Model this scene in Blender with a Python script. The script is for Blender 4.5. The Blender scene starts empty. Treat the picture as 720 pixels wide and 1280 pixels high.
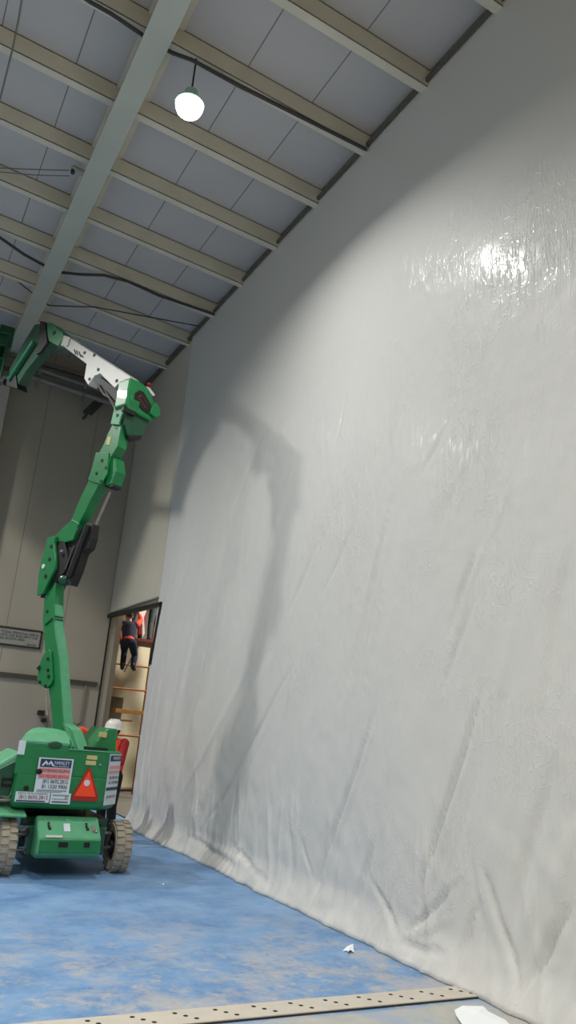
import bpy, bmesh, math, random
import numpy as np
from mathutils import Vector, Matrix, Euler
random.seed(7); rng=np.random.RandomState(5)
SC=bpy.context.scene; COL=SC.collection; PI=math.pi
# ------------------------------------------------------------------ camera
CH=1.7; F=963.37
R=np.array([[0.8752400199,-0.4764402468,0.0834242099],[0.20345953,0.2061708987,-0.9571299714],[0.4388155956,0.8546919058,0.2773853259]])
cam=bpy.data.cameras.new('camera'); co=bpy.data.objects.new('camera',cam); COL.objects.link(co)
m=Matrix([[R[0][i],-R[1][i],-R[2][i],0] for i in range(3)]+[[0,0,0,1]]); m.translation=Vector((0,0,CH)); co.matrix_world=m
cam.sensor_fit='VERTICAL'; cam.sensor_height=24; cam.sensor_width=13.5; cam.lens=F/1280*24; cam.clip_end=100; cam.clip_start=.05
SC.camera=co
W=4.468; D=16.99                                                       # right wall and back wall
def ray(px,py): return R.T@np.array([px-360.,py-640.,F])
def hit(px,py,n,c):                                                    # where the sight line meets the plane n.p=c
    d=ray(px,py); n=np.array(n,float); t=(c-n[2]*CH)/(n@d); return Vector((d*t+[0,0,CH]))
def on_wall(px,py,x=W): return hit(px,py,(1,0,0),x)
def on_y(px,py,y): return hit(px,py,(0,1,0),y)
def on_floor(px,py,z=0): return hit(px,py,(0,0,1),z)
# ------------------------------------------------------------------ materials
def nt(name):
    m=bpy.data.materials.new(name); m.use_nodes=True; t=m.node_tree; b=t.nodes['Principled BSDF']; return m,t,b
def lin(c): return tuple(((v/255)/12.92 if v<=10 else ((v/255+.055)/1.055)**2.4) for v in c)+(1,)
def mat(name,c,rough=.5,metal=0,var=.12,scale=6,bump=0,bscale=40,coat=0,emit=0):
    m,t,b=nt(name); N=t.nodes; L=t.links; c=lin(c)
    tc=N.new('ShaderNodeTexCoord'); nz=N.new('ShaderNodeTexNoise'); nz.inputs['Scale'].default_value=scale; nz.inputs['Detail'].default_value=5
    L.new(tc.outputs['Object'],nz.inputs['Vector'])
    mx=N.new('ShaderNodeMix'); mx.data_type='RGBA'; mx.inputs[6].default_value=tuple(v*(1-var) for v in c[:3])+(1,); mx.inputs[7].default_value=tuple(min(1,v*(1+var)) for v in c[:3])+(1,)
    L.new(nz.outputs['Fac'],mx.inputs[0]); L.new(mx.outputs[2],b.inputs['Base Color'])
    b.inputs['Roughness'].default_value=rough; b.inputs['Metallic'].default_value=metal; b.inputs['Coat Weight'].default_value=coat
    if bump:
        n2=N.new('ShaderNodeTexNoise'); n2.inputs['Scale'].default_value=bscale; n2.inputs['Detail'].default_value=4; L.new(tc.outputs['Object'],n2.inputs['Vector'])
        bp=N.new('ShaderNodeBump'); bp.inputs['Strength'].default_value=bump; bp.inputs['Distance'].default_value=.02; L.new(n2.outputs['Fac'],bp.inputs['Height']); L.new(bp.outputs[0],b.inputs['Normal'])
    if emit: b.inputs['Emission Color'].default_value=c; b.inputs['Emission Strength'].default_value=emit
    return m
M=dict(
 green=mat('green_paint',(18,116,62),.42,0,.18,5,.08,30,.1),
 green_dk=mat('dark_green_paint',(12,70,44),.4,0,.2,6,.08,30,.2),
 green_pale=mat('lit_green_paint',(84,158,116),.55,0,.22,9,.1,30,0),  # paler copy of the lift's green, light on lit faces put into the colour
 grey_boom=mat('grey_white_paint',(190,190,182),.45,0,.1,9,.08,40),
 black=mat('black_rubber',(18,17,17),.6,0,.3,20), steel=mat('worn_steel',(150,148,140),.35,.8,.2,20),
 tyre=mat('grey_tyre',(158,148,132),.85,0,.15,14,.4,60), hub=mat('dark_hub',(22,20,19),.6,0,.3,12),
 white=mat('white_vinyl',(205,212,216),.5,0,.05,9), navy=mat('navy_print',(32,48,86),.5,0,.05), redp=mat('red_print',(190,48,44),.5,0,.05),
 pink=mat('pale_red_print',(214,150,148),.5,0,.05), ink=mat('black_print',(40,42,50),.6,0,.05), inkred=mat('wine_print',(130,44,66),.6,0,.05), grey_p=mat('grey_print',(130,142,150),.6,0,.05),
 orange=mat('orange_reflector',(250,70,24),.4,0,.05,9,0,40,0), redb=mat('dark_red_border',(160,28,16),.5,0,.05), yellow=mat('faded_yellow_label',(190,180,120),.6,0,.15,30),
 purlin=mat('cream_purlin_paint',(212,204,184),.6,0,.14,2.2,.05,20), beam=mat('off_white_beam_paint',(180,182,170),.55,0,.07,2,.05,20),
 cable=mat('grey_cable',(60,60,60),.6), galv=mat('galvanised_pipe',(128,124,114),.5,.3,.15,8),
 wood=mat('scaffold_wood',(176,128,60),.7,0,.2,10), rust=mat('rusty_orange_tube',(158,92,44),.6,.1,.25,14), redwood=mat('red_brown_board',(110,48,36),.7,0,.3,12),
 jamb=mat('black_frame',(14,14,13),.5), skin=mat('skin',(150,104,80),.5,0,.06), denim=mat('navy_cloth',(22,26,52),.9,0,.2,14,.3,90), dark=mat('black_cloth',(18,18,22),.9,0,.2,14,.3,90),
 hivis=mat('orange_hi_vis_cloth',(232,74,40),.8,0,.12,12,.2,60), redc=mat('red_cloth',(150,24,28),.85,0,.2,12,.3,70), teal=mat('grey_teal_cloth',(62,74,78),.9,0,.25,18,.3,70),
 helmet=mat('white_helmet',(215,212,205),.35,0,.04), boot=mat('boot_leather',(26,22,20),.6), hair=mat('dark_hair',(20,16,14),.7), eye=mat('eye_dark',(20,18,16),.3),
 paper=mat('white_paper',(238,242,242),.7,0,.03), plate=mat('strip_metal',(196,188,174),.6,.0,.12,7,.1,40), hole=mat('dark_hole',(28,22,20),.9),
 signm=mat('sign_board',(150,148,138),.6,0,.05), outlet=mat('outlet_box',(150,142,130),.6), vinyl_d=mat('dark_vinyl',(22,60,54),.5),
)
def panel_mat(name,c,axis,step,off,joint=.012,rough=.6,jc=.45,var=.08,zstep=None):
    # painted panels: dark recessed joints every `step` metres along one axis
    m,t,b=nt(name); N=t.nodes; L=t.links; c=lin(c)
    g=N.new('ShaderNodeNewGeometry'); sp=N.new('ShaderNodeSeparateXYZ'); L.new(g.outputs['Position'],sp.inputs[0])
    def mth(op,a,bv):
        q=N.new('ShaderNodeMath'); q.operation=op
        for i,v in enumerate((a,bv)):
            if v is None: continue
            if isinstance(v,(int,float)): q.inputs[i].default_value=v
            else: L.new(v,q.inputs[i])
        return q.outputs[0]
    s=mth('SUBTRACT',sp.outputs[axis],off-joint/2); s=mth('DIVIDE',s,step); s=mth('FRACT',s,None); s=mth('LESS_THAN',s,joint/step)
    nz=N.new('ShaderNodeTexNoise'); nz.inputs['Scale'].default_value=1.3; nz.inputs['Detail'].default_value=6; L.new(g.outputs['Position'],nz.inputs['Vector'])
    mx=N.new('ShaderNodeMix'); mx.data_type='RGBA'; mx.inputs[6].default_value=tuple(v*(1-var) for v in c[:3])+(1,); mx.inputs[7].default_value=tuple(v*(1+var) for v in c[:3])+(1,); L.new(nz.outputs['Fac'],mx.inputs[0])
    m2=N.new('ShaderNodeMix'); m2.data_type='RGBA'; L.new(s,m2.inputs[0]); L.new(mx.outputs[2],m2.inputs[6]); m2.inputs[7].default_value=tuple(v*jc for v in c[:3])+(1,)
    L.new(m2.outputs[2],b.inputs['Base Color']); b.inputs['Roughness'].default_value=rough
    bp=N.new('ShaderNodeBump'); bp.inputs['Distance'].default_value=.02; bp.invert=True; L.new(s,bp.inputs['Height']); L.new(bp.outputs[0],b.inputs['Normal'])
    return m
M['ceil']=panel_mat('ceiling_panel',(192,187,184),0,.93,3.585,.014,.7,.4,.07)
M['backp']=panel_mat('back_wall_panel',(162,154,138),0,1.16,2.39,.016,.6,.62,.06)
M['wallp']=panel_mat('painted_wall',(172,168,158),1,1.16,1.0,.012,.6,.6,.06)
M['cornerp']=panel_mat('bare_corner_panel',(196,190,172),1,1.64,13.65,.012,.5,.8,.06)
# blue floor: paint scrubbed through to pale screed in patches
def floor_mat():
    m,t,b=nt('worn_blue_floor'); N=t.nodes; L=t.links
    g=N.new('ShaderNodeNewGeometry'); mp=N.new('ShaderNodeMapping'); mp.inputs['Scale'].default_value=(1,1,1); L.new(g.outputs['Position'],mp.inputs[0])
    def noise(s,d,r=.6,off=0):
        n=N.new('ShaderNodeTexNoise'); n.inputs['Scale'].default_value=s; n.inputs['Detail'].default_value=d; n.inputs['Roughness'].default_value=r
        mp2=N.new('ShaderNodeMapping'); mp2.inputs['Location'].default_value=(off,off*1.7,0); L.new(mp.outputs[0],mp2.inputs[0]); L.new(mp2.outputs[0],n.inputs['Vector']); return n.outputs['Fac']
    def ramp(f,a,c,va=(0,0,0,1),vb=(1,1,1,1)):
        r=N.new('ShaderNodeValToRGB'); r.color_ramp.elements[0].position=a; r.color_ramp.elements[1].position=c; r.color_ramp.elements[0].color=va; r.color_ramp.elements[1].color=vb; L.new(f,r.inputs[0]); return r.outputs[0]
    base=ramp(noise(1.6,7,.65),.35,.68,lin((88,130,176)),lin((128,164,202)))
    def mix(f,a,bb):
        x=N.new('ShaderNodeMix'); x.data_type='RGBA'; L.new(f,x.inputs[0])
        if isinstance(bb,tuple): x.inputs[7].default_value=bb
        else: L.new(bb,x.inputs[7])
        L.new(a,x.inputs[6]); return x.outputs[2]
    def mul(*fs):
        o=fs[0]
        for f in fs[1:]:
            q=N.new('ShaderNodeMath'); q.operation='MULTIPLY'; L.new(o,q.inputs[0])
            if isinstance(f,(int,float)): q.inputs[1].default_value=f
            else: L.new(f,q.inputs[1])
            o=q.outputs[0]
        return o
    base=mix(mul(ramp(noise(5,6,.7,3),.5,.66),.5),base,lin((146,164,186)))
    # worn patches, mainly in the lane between y 4.8 and 7.6
    sp=N.new('ShaderNodeSeparateXYZ'); L.new(g.outputs['Position'],sp.inputs[0])
    mr=N.new('ShaderNodeMapRange'); mr.inputs[1].default_value=7.9; mr.inputs[2].default_value=5.6; mr.clamp=True; L.new(sp.outputs[1],mr.inputs[0])
    base=mix(mul(ramp(noise(1.5,8,.72,9),.47,.6),mr.outputs[0],.8),base,lin((176,174,174)))
    base=mix(mul(ramp(noise(4.2,8,.7,21),.53,.64),mr.outputs[0],.65),base,lin((188,180,168)))
    base=mix(mul(ramp(noise(9,4,.6,31),.6,.7),.35),base,lin((60,104,160)))
    # bare screed in front of the strip
    m2=N.new('ShaderNodeMapRange'); m2.inputs[1].default_value=4.80; m2.inputs[2].default_value=4.74; L.new(sp.outputs[1],m2.inputs[0])
    screed=mix(ramp(noise(2.2,7,.65,40),.46,.66),ramp(noise(7,5,.6,50),.3,.7,lin((168,168,160)),lin((186,184,174))),lin((150,166,186)))
    base=mix(m2.outputs[0],base,screed)
    L.new(base,b.inputs['Base Color']); b.inputs['Roughness'].default_value=.55
    bp=N.new('ShaderNodeBump'); bp.inputs['Strength'].default_value=.25; bp.inputs['Distance'].default_value=.01; L.new(noise(14,5),bp.inputs['Height']); L.new(bp.outputs[0],b.inputs['Normal'])
    return m
M['floor']=floor_mat()
def tarp_mat(name,c,warm):
    m,t,b=nt(name); N=t.nodes; L=t.links
    g=N.new('ShaderNodeNewGeometry')
    def noise(scale,d,r,dist=0,rot=0,s=1):
        mp=N.new('ShaderNodeMapping'); mp.vector_type='POINT'; mp.inputs['Rotation'].default_value=(rot,0,0); mp.inputs['Scale'].default_value=scale; L.new(g.outputs['Position'],mp.inputs[0])
        n=N.new('ShaderNodeTexNoise'); n.inputs['Scale'].default_value=s; n.inputs['Detail'].default_value=d; n.inputs['Roughness'].default_value=r; n.inputs['Distortion'].default_value=dist; L.new(mp.outputs[0],n.inputs['Vector']); return n.outputs['Fac']
    def mth(op,a,bb,cc=None):
        q=N.new('ShaderNodeMath'); q.operation=op
        for i,v in enumerate((a,bb,cc)):
            if v is None: continue
            if isinstance(v,(int,float)): q.inputs[i].default_value=v
            else: L.new(v,q.inputs[i])
        return q.outputs[0]
    mx=N.new('ShaderNodeMix'); mx.data_type='RGBA'; mx.inputs[6].default_value=lin(c); mx.inputs[7].default_value=lin(warm); L.new(noise((1,1,1),4,.5,0,0,.35),mx.inputs[0])
    L.new(mx.outputs[2],b.inputs['Base Color']); b.inputs['Roughness'].default_value=.5; b.inputs['Specular IOR Level'].default_value=.4
    b.inputs['Coat Weight'].default_value=.22; b.inputs['Coat Roughness'].default_value=.13
    cz=N.new('ShaderNodeSeparateXYZ'); L.new(g.outputs['Position'],cz.inputs[0]); cm=N.new('ShaderNodeMapRange'); cm.inputs[1].default_value=5.0; cm.inputs[2].default_value=5.7; cm.inputs[3].default_value=.035; cm.inputs[4].default_value=.2; L.new(cz.outputs[2],cm.inputs[0]); L.new(cm.outputs[0],b.inputs['Coat Weight'])   # coat cut low down to weaken a lamp reflection, full gloss above
    # creases: narrow ridges where a stretched noise crosses 0.5, fading in and out in patches
    def crease(scale,rot,w,dist=.4,d=2):
        n=noise(scale,d,.5,dist,rot); a=mth('ABSOLUTE',mth('SUBTRACT',n,.5),None); return mth('SUBTRACT',1,mth('MINIMUM',mth('DIVIDE',a,w),1))
    patch=mth('SMOOTHSTEP' if False else 'MULTIPLY',noise((1,1,1),2,.5,0,0,.9),1)
    pr=N.new('ShaderNodeMapRange'); pr.inputs[1].default_value=.45; pr.inputs[2].default_value=.62; L.new(patch,pr.inputs[0])
    sp=N.new('ShaderNodeSeparateXYZ'); L.new(g.outputs['Position'],sp.inputs[0])
    # the film is tight and smooth near the ceiling
    hz=N.new('ShaderNodeMapRange'); hz.inputs[1].default_value=7.6; hz.inputs[2].default_value=6.6; L.new(sp.outputs[2],hz.inputs[0])
    h=mth('MULTIPLY',crease((1,13,2.4),.55,.035),.5)
    h=mth('ADD',h,mth('MULTIPLY',crease((1,18,1.4),0,.035),.5))
    h=mth('ADD',h,mth('MULTIPLY',crease((1,6,6),.1,.03,.8),.3))
    h=mth('MULTIPLY',h,mth('MULTIPLY_ADD',pr.outputs[0],.8,.2))
    h=mth('ADD',h,mth('MULTIPLY',noise((1,7,4),4,.6,.3,.4),.22))
    h=mth('MULTIPLY',h,mth('MULTIPLY_ADD',hz.outputs[0],.9,.1))
    bp=N.new('ShaderNodeBump'); bp.inputs['Strength'].default_value=.32; bp.inputs['Distance'].default_value=.017; L.new(h,bp.inputs['Height'])
    L.new(bp.outputs[0],b.inputs['Normal']); L.new(bp.outputs[0],b.inputs['Coat Normal'])
    return m
M['tarp']=tarp_mat('white_plastic_film',(212,210,204),(206,206,203))
M['tarp2']=tarp_mat('cream_plastic_film',(196,190,172),(204,198,182))
def lamp_glow():
    m,t,b=nt('lamp_diffuser'); b.inputs['Emission Color'].default_value=(1,1,.98,1); b.inputs['Emission Strength'].default_value=10; b.inputs['Base Color'].default_value=(.9,.9,.9,1); return m
M['glow']=lamp_glow()
# ------------------------------------------------------------------ mesh helpers
def bx(bm,c,s,rot=None,mi=0):
    mt=Matrix.Translation(Vector(c))@(rot.to_4x4() if rot is not None else Matrix())@Matrix.Diagonal((s[0],s[1],s[2],1))
    r=bmesh.ops.create_cube(bm,size=1,matrix=mt)
    for v in r['verts']:
        for f in v.link_faces: f.material_index=mi
def frame_to(d):
    return Vector(d).normalized().to_track_quat('Z','Y').to_matrix()
def cyl(bm,a,b,r0,r1=None,n=16):
    a=Vector(a); b=Vector(b); r1=r0 if r1 is None else r1
    mt=Matrix.Translation((a+b)/2)@frame_to(b-a).to_4x4()
    bmesh.ops.create_cone(bm,cap_ends=True,segments=n,radius1=r0,radius2=r1,depth=(b-a).length,matrix=mt)
def sph(bm,c,r,s=(1,1,1),n=14,rot=None):
    mt=Matrix.Translation(Vector(c))@(rot.to_4x4() if rot is not None else Matrix())@Matrix.Diagonal((s[0],s[1],s[2],1))
    bmesh.ops.create_uvsphere(bm,u_segments=n,v_segments=max(6,n//2+2),radius=r,matrix=mt)
def ext(bm,poly,vec):
    vec=Vector(vec); a=[bm.verts.new(Vector(p)) for p in poly]; b=[bm.verts.new(Vector(p)+vec) for p in poly]; n=len(a)
    fs=[bm.faces.new(a),bm.faces.new(b[::-1])]+[bm.faces.new((a[i],b[i],b[(i+1)%n],a[(i+1)%n])) for i in range(n)]
    bmesh.ops.recalc_face_normals(bm,faces=fs)
def ngon(bm,poly): bm.faces.new([bm.verts.new(Vector(p)) for p in poly])
def lathe(bm,prof,c,axis=(0,0,1),n=32):
    Rm=frame_to(axis); rings=[]
    for (r,h) in prof: rings.append([bm.verts.new(Vector(c)+Rm@Vector((r*math.cos(2*PI*i/n),r*math.sin(2*PI*i/n),h))) for i in range(n)])
    fs=[]
    for a,b in zip(rings,rings[1:]):
        for i in range(n): fs.append(bm.faces.new((a[i],a[(i+1)%n],b[(i+1)%n],b[i])))
    fs.append(bm.faces.new(rings[0][::-1])); fs.append(bm.faces.new(rings[-1]))
    bmesh.ops.recalc_face_normals(bm,faces=fs)
def path(bm,pts,r,n=8):
    for a,b in zip(pts,pts[1:]): cyl(bm,a,b,r,n=n)
    for p in pts[1:-1]: sph(bm,p,r,n=8)
def obj(name,bm,m,parent=None,bevel=0,smooth=False,origin=None):
    if origin is None and len(bm.verts):
        xs=[v.co for v in bm.verts]; lo=Vector([min(v[i] for v in xs) for i in range(3)]); hi=Vector([max(v[i] for v in xs) for i in range(3)]); origin=Vector(((lo.x+hi.x)/2,(lo.y+hi.y)/2,lo.z))
    origin=Vector(origin); bmesh.ops.translate(bm,verts=bm.verts,vec=-origin)
    me=bpy.data.meshes.new(name); bm.to_mesh(me); bm.free()
    for x in (m if isinstance(m,(list,tuple)) else [m]): me.materials.append(x)
    o=bpy.data.objects.new(name,me); COL.objects.link(o); o.location=origin
    if smooth:
        for p in me.polygons: p.use_smooth=True
        md=o.modifiers.new('s','EDGE_SPLIT'); md.split_angle=.6
    if bevel:
        b=o.modifiers.new('bevel','BEVEL'); b.width=bevel; b.segments=2; b.limit_method='ANGLE'
    if parent: par(o,parent)
    return o
def wloc(o):
    v=Vector(o.location); p=o.parent
    while p: v+=Vector(p.location); p=p.parent
    return v
def par(o,p): o.location=Vector(o.location)-wloc(p); o.parent=p
def tag(o,label=None,cat=None,group=None,kind=None):
    for k,v in (('label',label),('category',cat),('group',group),('kind',kind)):
        if v: o[k]=v
    return o
def thing(name,loc,label,cat,group=None):
    o=bpy.data.objects.new(name,None); COL.objects.link(o); o.location=loc; o.empty_display_size=.1; return tag(o,label,cat,group)
def B(): return bmesh.new()
def text(body,size,m,parent,p,ux,uz,name='lettering',align='CENTER',width=None,off=.002):
    # flat lettering at p, reading along ux, upright along uz
    c=bpy.data.curves.new('t','FONT'); c.body=body; c.size=size; c.align_x=align; c.align_y='CENTER'; c.extrude=.0006; c.resolution_u=2
    t=bpy.data.objects.new('t',c); COL.objects.link(t); bpy.context.view_layer.update()
    me=bpy.data.meshes.new_from_object(t.evaluated_get(bpy.context.evaluated_depsgraph_get())); bpy.data.objects.remove(t)
    ux=Vector(ux).normalized(); uz=Vector(uz).normalized(); n=ux.cross(uz)
    if width:
        xs=[v.co.x for v in me.vertices]; s=width/(max(xs)-min(xs))
        for v in me.vertices: v.co.x*=s
    mt=Matrix((ux,uz,n)).transposed().to_4x4()
    me.transform(mt); me.materials.clear(); me.materials.append(m)
    o=bpy.data.objects.new(name,me); COL.objects.link(o); o.location=Vector(p)+n*off
    if parent: par(o,parent)
    return o
# ================================================================== SETTING
XL=-9.0; YB=-7.0
b=B(); bx(b,((XL+W+.2)/2,(YB+D+.2)/2,-.1),(W+.2-XL+.2,D+.2-YB+.2,.2)); tag(obj('floor',b,M['floor']),kind='structure')
zc=lambda x: 9.54-.0604*(x-W)                                             # underside of the roof panels, falling towards the right wall
b=B(); ext(b,[(XL-.1,YB-.1,zc(XL-.1)),(W+.2,YB-.1,zc(W+.2)),(W+.2,D+.2,zc(W+.2)),(XL-.1,D+.2,zc(XL-.1))],(0,0,.15)); tag(obj('ceiling',b,M['ceil']),kind='structure')
b=B(); bx(b,((XL+W+.24)/2,D+.1,5.15),(W+.24-XL,.2,10.3)); tag(obj('wall_back',b,M['backp']),kind='structure')
b=B(); bx(b,((XL+W)/2,YB-.1,5.15),(W-XL,.2,10.3)); tag(obj('wall_front',b,M['wallp']),kind='structure')
b=B(); bx(b,(XL-.1,(YB+D)/2,5.2),(.2,D-YB,10.4)); tag(obj('wall_left',b,M['wallp']),kind='structure')
XW=W+.09                                                                # wall face behind the film
OY0=13.40; OZ=3.93
b=B(); bx(b,(XW+.06,(YB+OY0)/2,4.8),(.12,OY0-YB,9.6)); bx(b,(XW+.06,(OY0+D)/2,(OZ+9.6)/2),(.12,D-OY0,9.6-OZ))
tag(obj('wall_right',b,M['cornerp']),kind='structure')
# black frame round the opening
b=B(); fx=W-.012
def ring(bm,pts,w,dx):
    for (p,q) in zip(pts,pts[1:]):
        p=Vector(p);q=Vector(q); d=(q-p).normalized(); cyl  # keep straight bars
        bx(bm,(p+q)/2,(dx,w,(q-p).length+w),rot=Matrix((Vector((1,0,0)),d.cross(Vector((1,0,0))).normalized()*1,d)).transposed())
ring(b,[(fx+.08,16.965,0),(fx+.08,16.965,3.92)],.04,.03); ring(b,[(fx+.05,16.95,3.90),(fx+.05,13.44,3.80),(fx+.05,13.60,2.75)],.07,.10); ring(b,[(fx+.09,13.62,2.7),(fx+.09,13.66,0)],.05,.03)
tag(obj('door_1',b,M['jamb'],bevel=.004),kind='structure')
# room beyond the opening
b=B(); bx(b,(7.72,17.6,-.1),(6.0,9.1,.2)); tag(obj('floor',b,mat('next_room_floor',(120,116,108),.7)),kind='structure')
b=B(); bx(b,(7.65,22.1,3.2),(5.9,.15,6.4)); bx(b,(10.6,17.6,3.2),(.15,9,6.4)); bx(b,(7.65,13.1,3.2),(5.9,.15,6.4)); bx(b,(4.79,19.65,3.2),(.17,4.9,6.4)); tag(obj('wall_next_room',b,mat('next_room_wall',(150,142,130),.7)),kind='structure')
b=B(); bx(b,(7.72,17.6,6.45),(6.0,9.2,.1)); tag(obj('ceiling',b,mat('next_room_ceiling',(120,118,112),.8)),kind='structure')
# ------------------------------------------------------------------ roof beam and purlins
b=B(); y0,y1=YB,D-.02; zb=9.22; x0,x1=1.31,1.62
bx(b,((x0+x1)/2,(y0+y1)/2,zb+.01),(x1-x0,y1-y0,.02)); pass
tag(obj('trim_1',b,M['beam'],bevel=.004),kind='structure')
b=B(); bx(b,((x0+x1)/2,(y0+y1)/2,zb+.25),(.11,y1-y0,.46)); bx(b,((x0+x1)/2+.10,(y0+y1)/2,zb+.475),(.45,y1-y0,.02)); tag(obj('trim_23',b,M['purlin']),kind='structure')
pys=[-4.4,-3.1,-1.8,-.5,.8,2.1,3.43,4.78,6.04,7.31,8.60,9.89,11.21,12.50,13.86,15.20]
for i,y in enumerate(pys):
    b=B()
    for (xa,xb) in ((XL+.02,1.425),(1.53,W+.06)):
        za,zz=zc(xa)-.27,zc(xb)-.27
        ext(b,[(xa,y,za),(xb,y,zz),(xb,y+.12,zz),(xa,y+.12,za)],(0,0,.012))
        ext(b,[(xa,y,za),(xb,y,zz),(xb,y+.01,zz),(xa,y+.01,za)],(0,0,.268))
        ext(b,[(xa,y+.0,za+.256),(xb,y,zz+.256),(xb,y+.12,zz+.256),(xa,y+.12,za+.256)],(0,0,.012))
    tag(obj('trim_%d'%(i+2),b,M['purlin']),kind='structure')
b=B(); bx(b,(W+.02,(YB+D)/2,9.36),(.10,D-YB,.05)); tag(obj('trim_20',b,mat('eaves_angle',(96,90,78),.7)),kind='structure')
# members along the back wall
b=B(); y=16.55
ext(b,[(XL+.05,y,9.26),(W-.3,y,9.12),(W-.3,y+.3,9.12),(XL+.05,y+.3,9.26)],(0,0,.03)); ext(b,[(XL+.05,y+.14,9.0),(W-.3,y+.14,8.86),(W-.3,y+.18,8.86),(XL+.05,y+.18,9.0)],(0,0,.4))
ext(b,[(XL+.05,y,9.0),(W-.3,y,8.86),(W-.3,y+.3,8.86),(XL+.05,y+.3,9.0)],(0,0,.03)); tag(obj('trim_21',b,M['galv']),kind='structure')
b=B(); bx(b,(-1.0,16.72,4.3),(5.02,.5,8.6)); tag(obj('wall_pier',b,M['wallp'],bevel=.02),kind='structure')
for k,(z,r,lab) in enumerate(((8.72,.045,'upper grey pipe running along the back wall under the roof girder'),(8.50,.06,'lower thicker grey pipe running along the back wall below the thin pipe'))):
    b=B(); cyl(b,(1.55,16.25,z+.16),(W-.25,16.25,z),r); 
    for x in (2.0,3.0,3.95): cyl(b,(x,16.25,z+.4),(x,16.25,z-.08),.018,n=8); bx(b,(x,16.25,z+.1-.03*x+.02),(.05,.16,.16))
    tag(obj('ceiling_pipe',b,M['galv'],smooth=True),lab,'pipe','pipes along the back wall')
b=B(); p=on_y(106,516,16.6); q=on_y(122,500,16.6); bx(b,(p+q)/2,(.12,.1,(q-p).length),rot=frame_to(q-p)); p2=on_y(112,518,16.6); q2=on_y(128,502,16.6); bx(b,(p2+q2)/2,(.05,.1,(q2-p2).length),rot=frame_to(q2-p2)); cyl(b,(p+p2)/2,(p+p2)/2+Vector((0,.36,0)),.03)
tag(obj('wall_bracket',b,M['cable']),'small dark angled bracket high on the back wall behind the boom','bracket')
b=B(); bx(b,(2.95,D-.03,2.41),(3.0,.06,.09)); tag(obj('trim_22',b,mat('dark_rail',(70,64,54),.6)),kind='structure')
# wall sign
t=thing('wall_sign',(2.2,D-.02,3.0),'long framed notice with lines of small print on the back wall','sign')
tl=on_y(52,790,D); zt=tl.z; b=B(); bx(b,(2.2,D-.02,zt-.175),(1.84,.02,.35)); obj('sign_board',b,M['signm'],t)
b=B(); 
for z in (zt,zt-.35): bx(b,(2.2,D-.035,z),(1.88,.02,.035))
for x in (1.28,3.12): bx(b,(x,D-.035,zt-.175),(.035,.02,.35))
obj('sign_frame',b,mat('dark_sign_frame',(40,38,32),.5),t)
for k,(s,w) in enumerate((('SE PROHIBE EL ACCESO A TODA PERSONA AJENA','1.65'),('ES OBLIGATORIO EL USO DE EQUIPO DE','1.6'),('PROTECCION PERSONAL EN ESTA AREA','1.1'))):
    text(s,.07,M['ink'],t,(2.25,D-.032,zt-.09-.065*k),(1,0,0),(0,0,1),width=float(w))
text('GRACIAS',.055,M['ink'],t,(2.95,D-.032,zt-.30),(1,0,0),(0,0,1),width=.2)
# conduit, boxes on the back wall
t=thing('outlet_box',(3.42,D,1.2),'grey outlet box with black sockets and conduit low on the back wall left of boom','outlet box')
b=B(); bx(b,(3.42,D-.05,1.55),(.16,.1,.3)); obj('box',b,M['outlet'],t,bevel=.01)
b=B(); bx(b,(3.36,D-.12,1.72),(.14,.1,.1)); bx(b,(3.44,D-.12,1.58),(.1,.08,.08)); obj('socket',b,M['black'],t,bevel=.01)
b=B(); cyl(b,(3.46,D-.04,0.1),(3.46,D-.04,1.45),.025); obj('conduit',b,M['galv'],t)
b=B(); path(b,[(4.22,D-.04,2.36),(4.22,D-.04,1.62),(4.14,D-.04,1.55),(3.75,D-.04,1.55),(3.75,D-.04,.1)],.028); tag(obj('wall_conduit',b,M['galv'],smooth=True),'thin grey conduit bent below the dark rail on the back wall right of boom','conduit')
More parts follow.
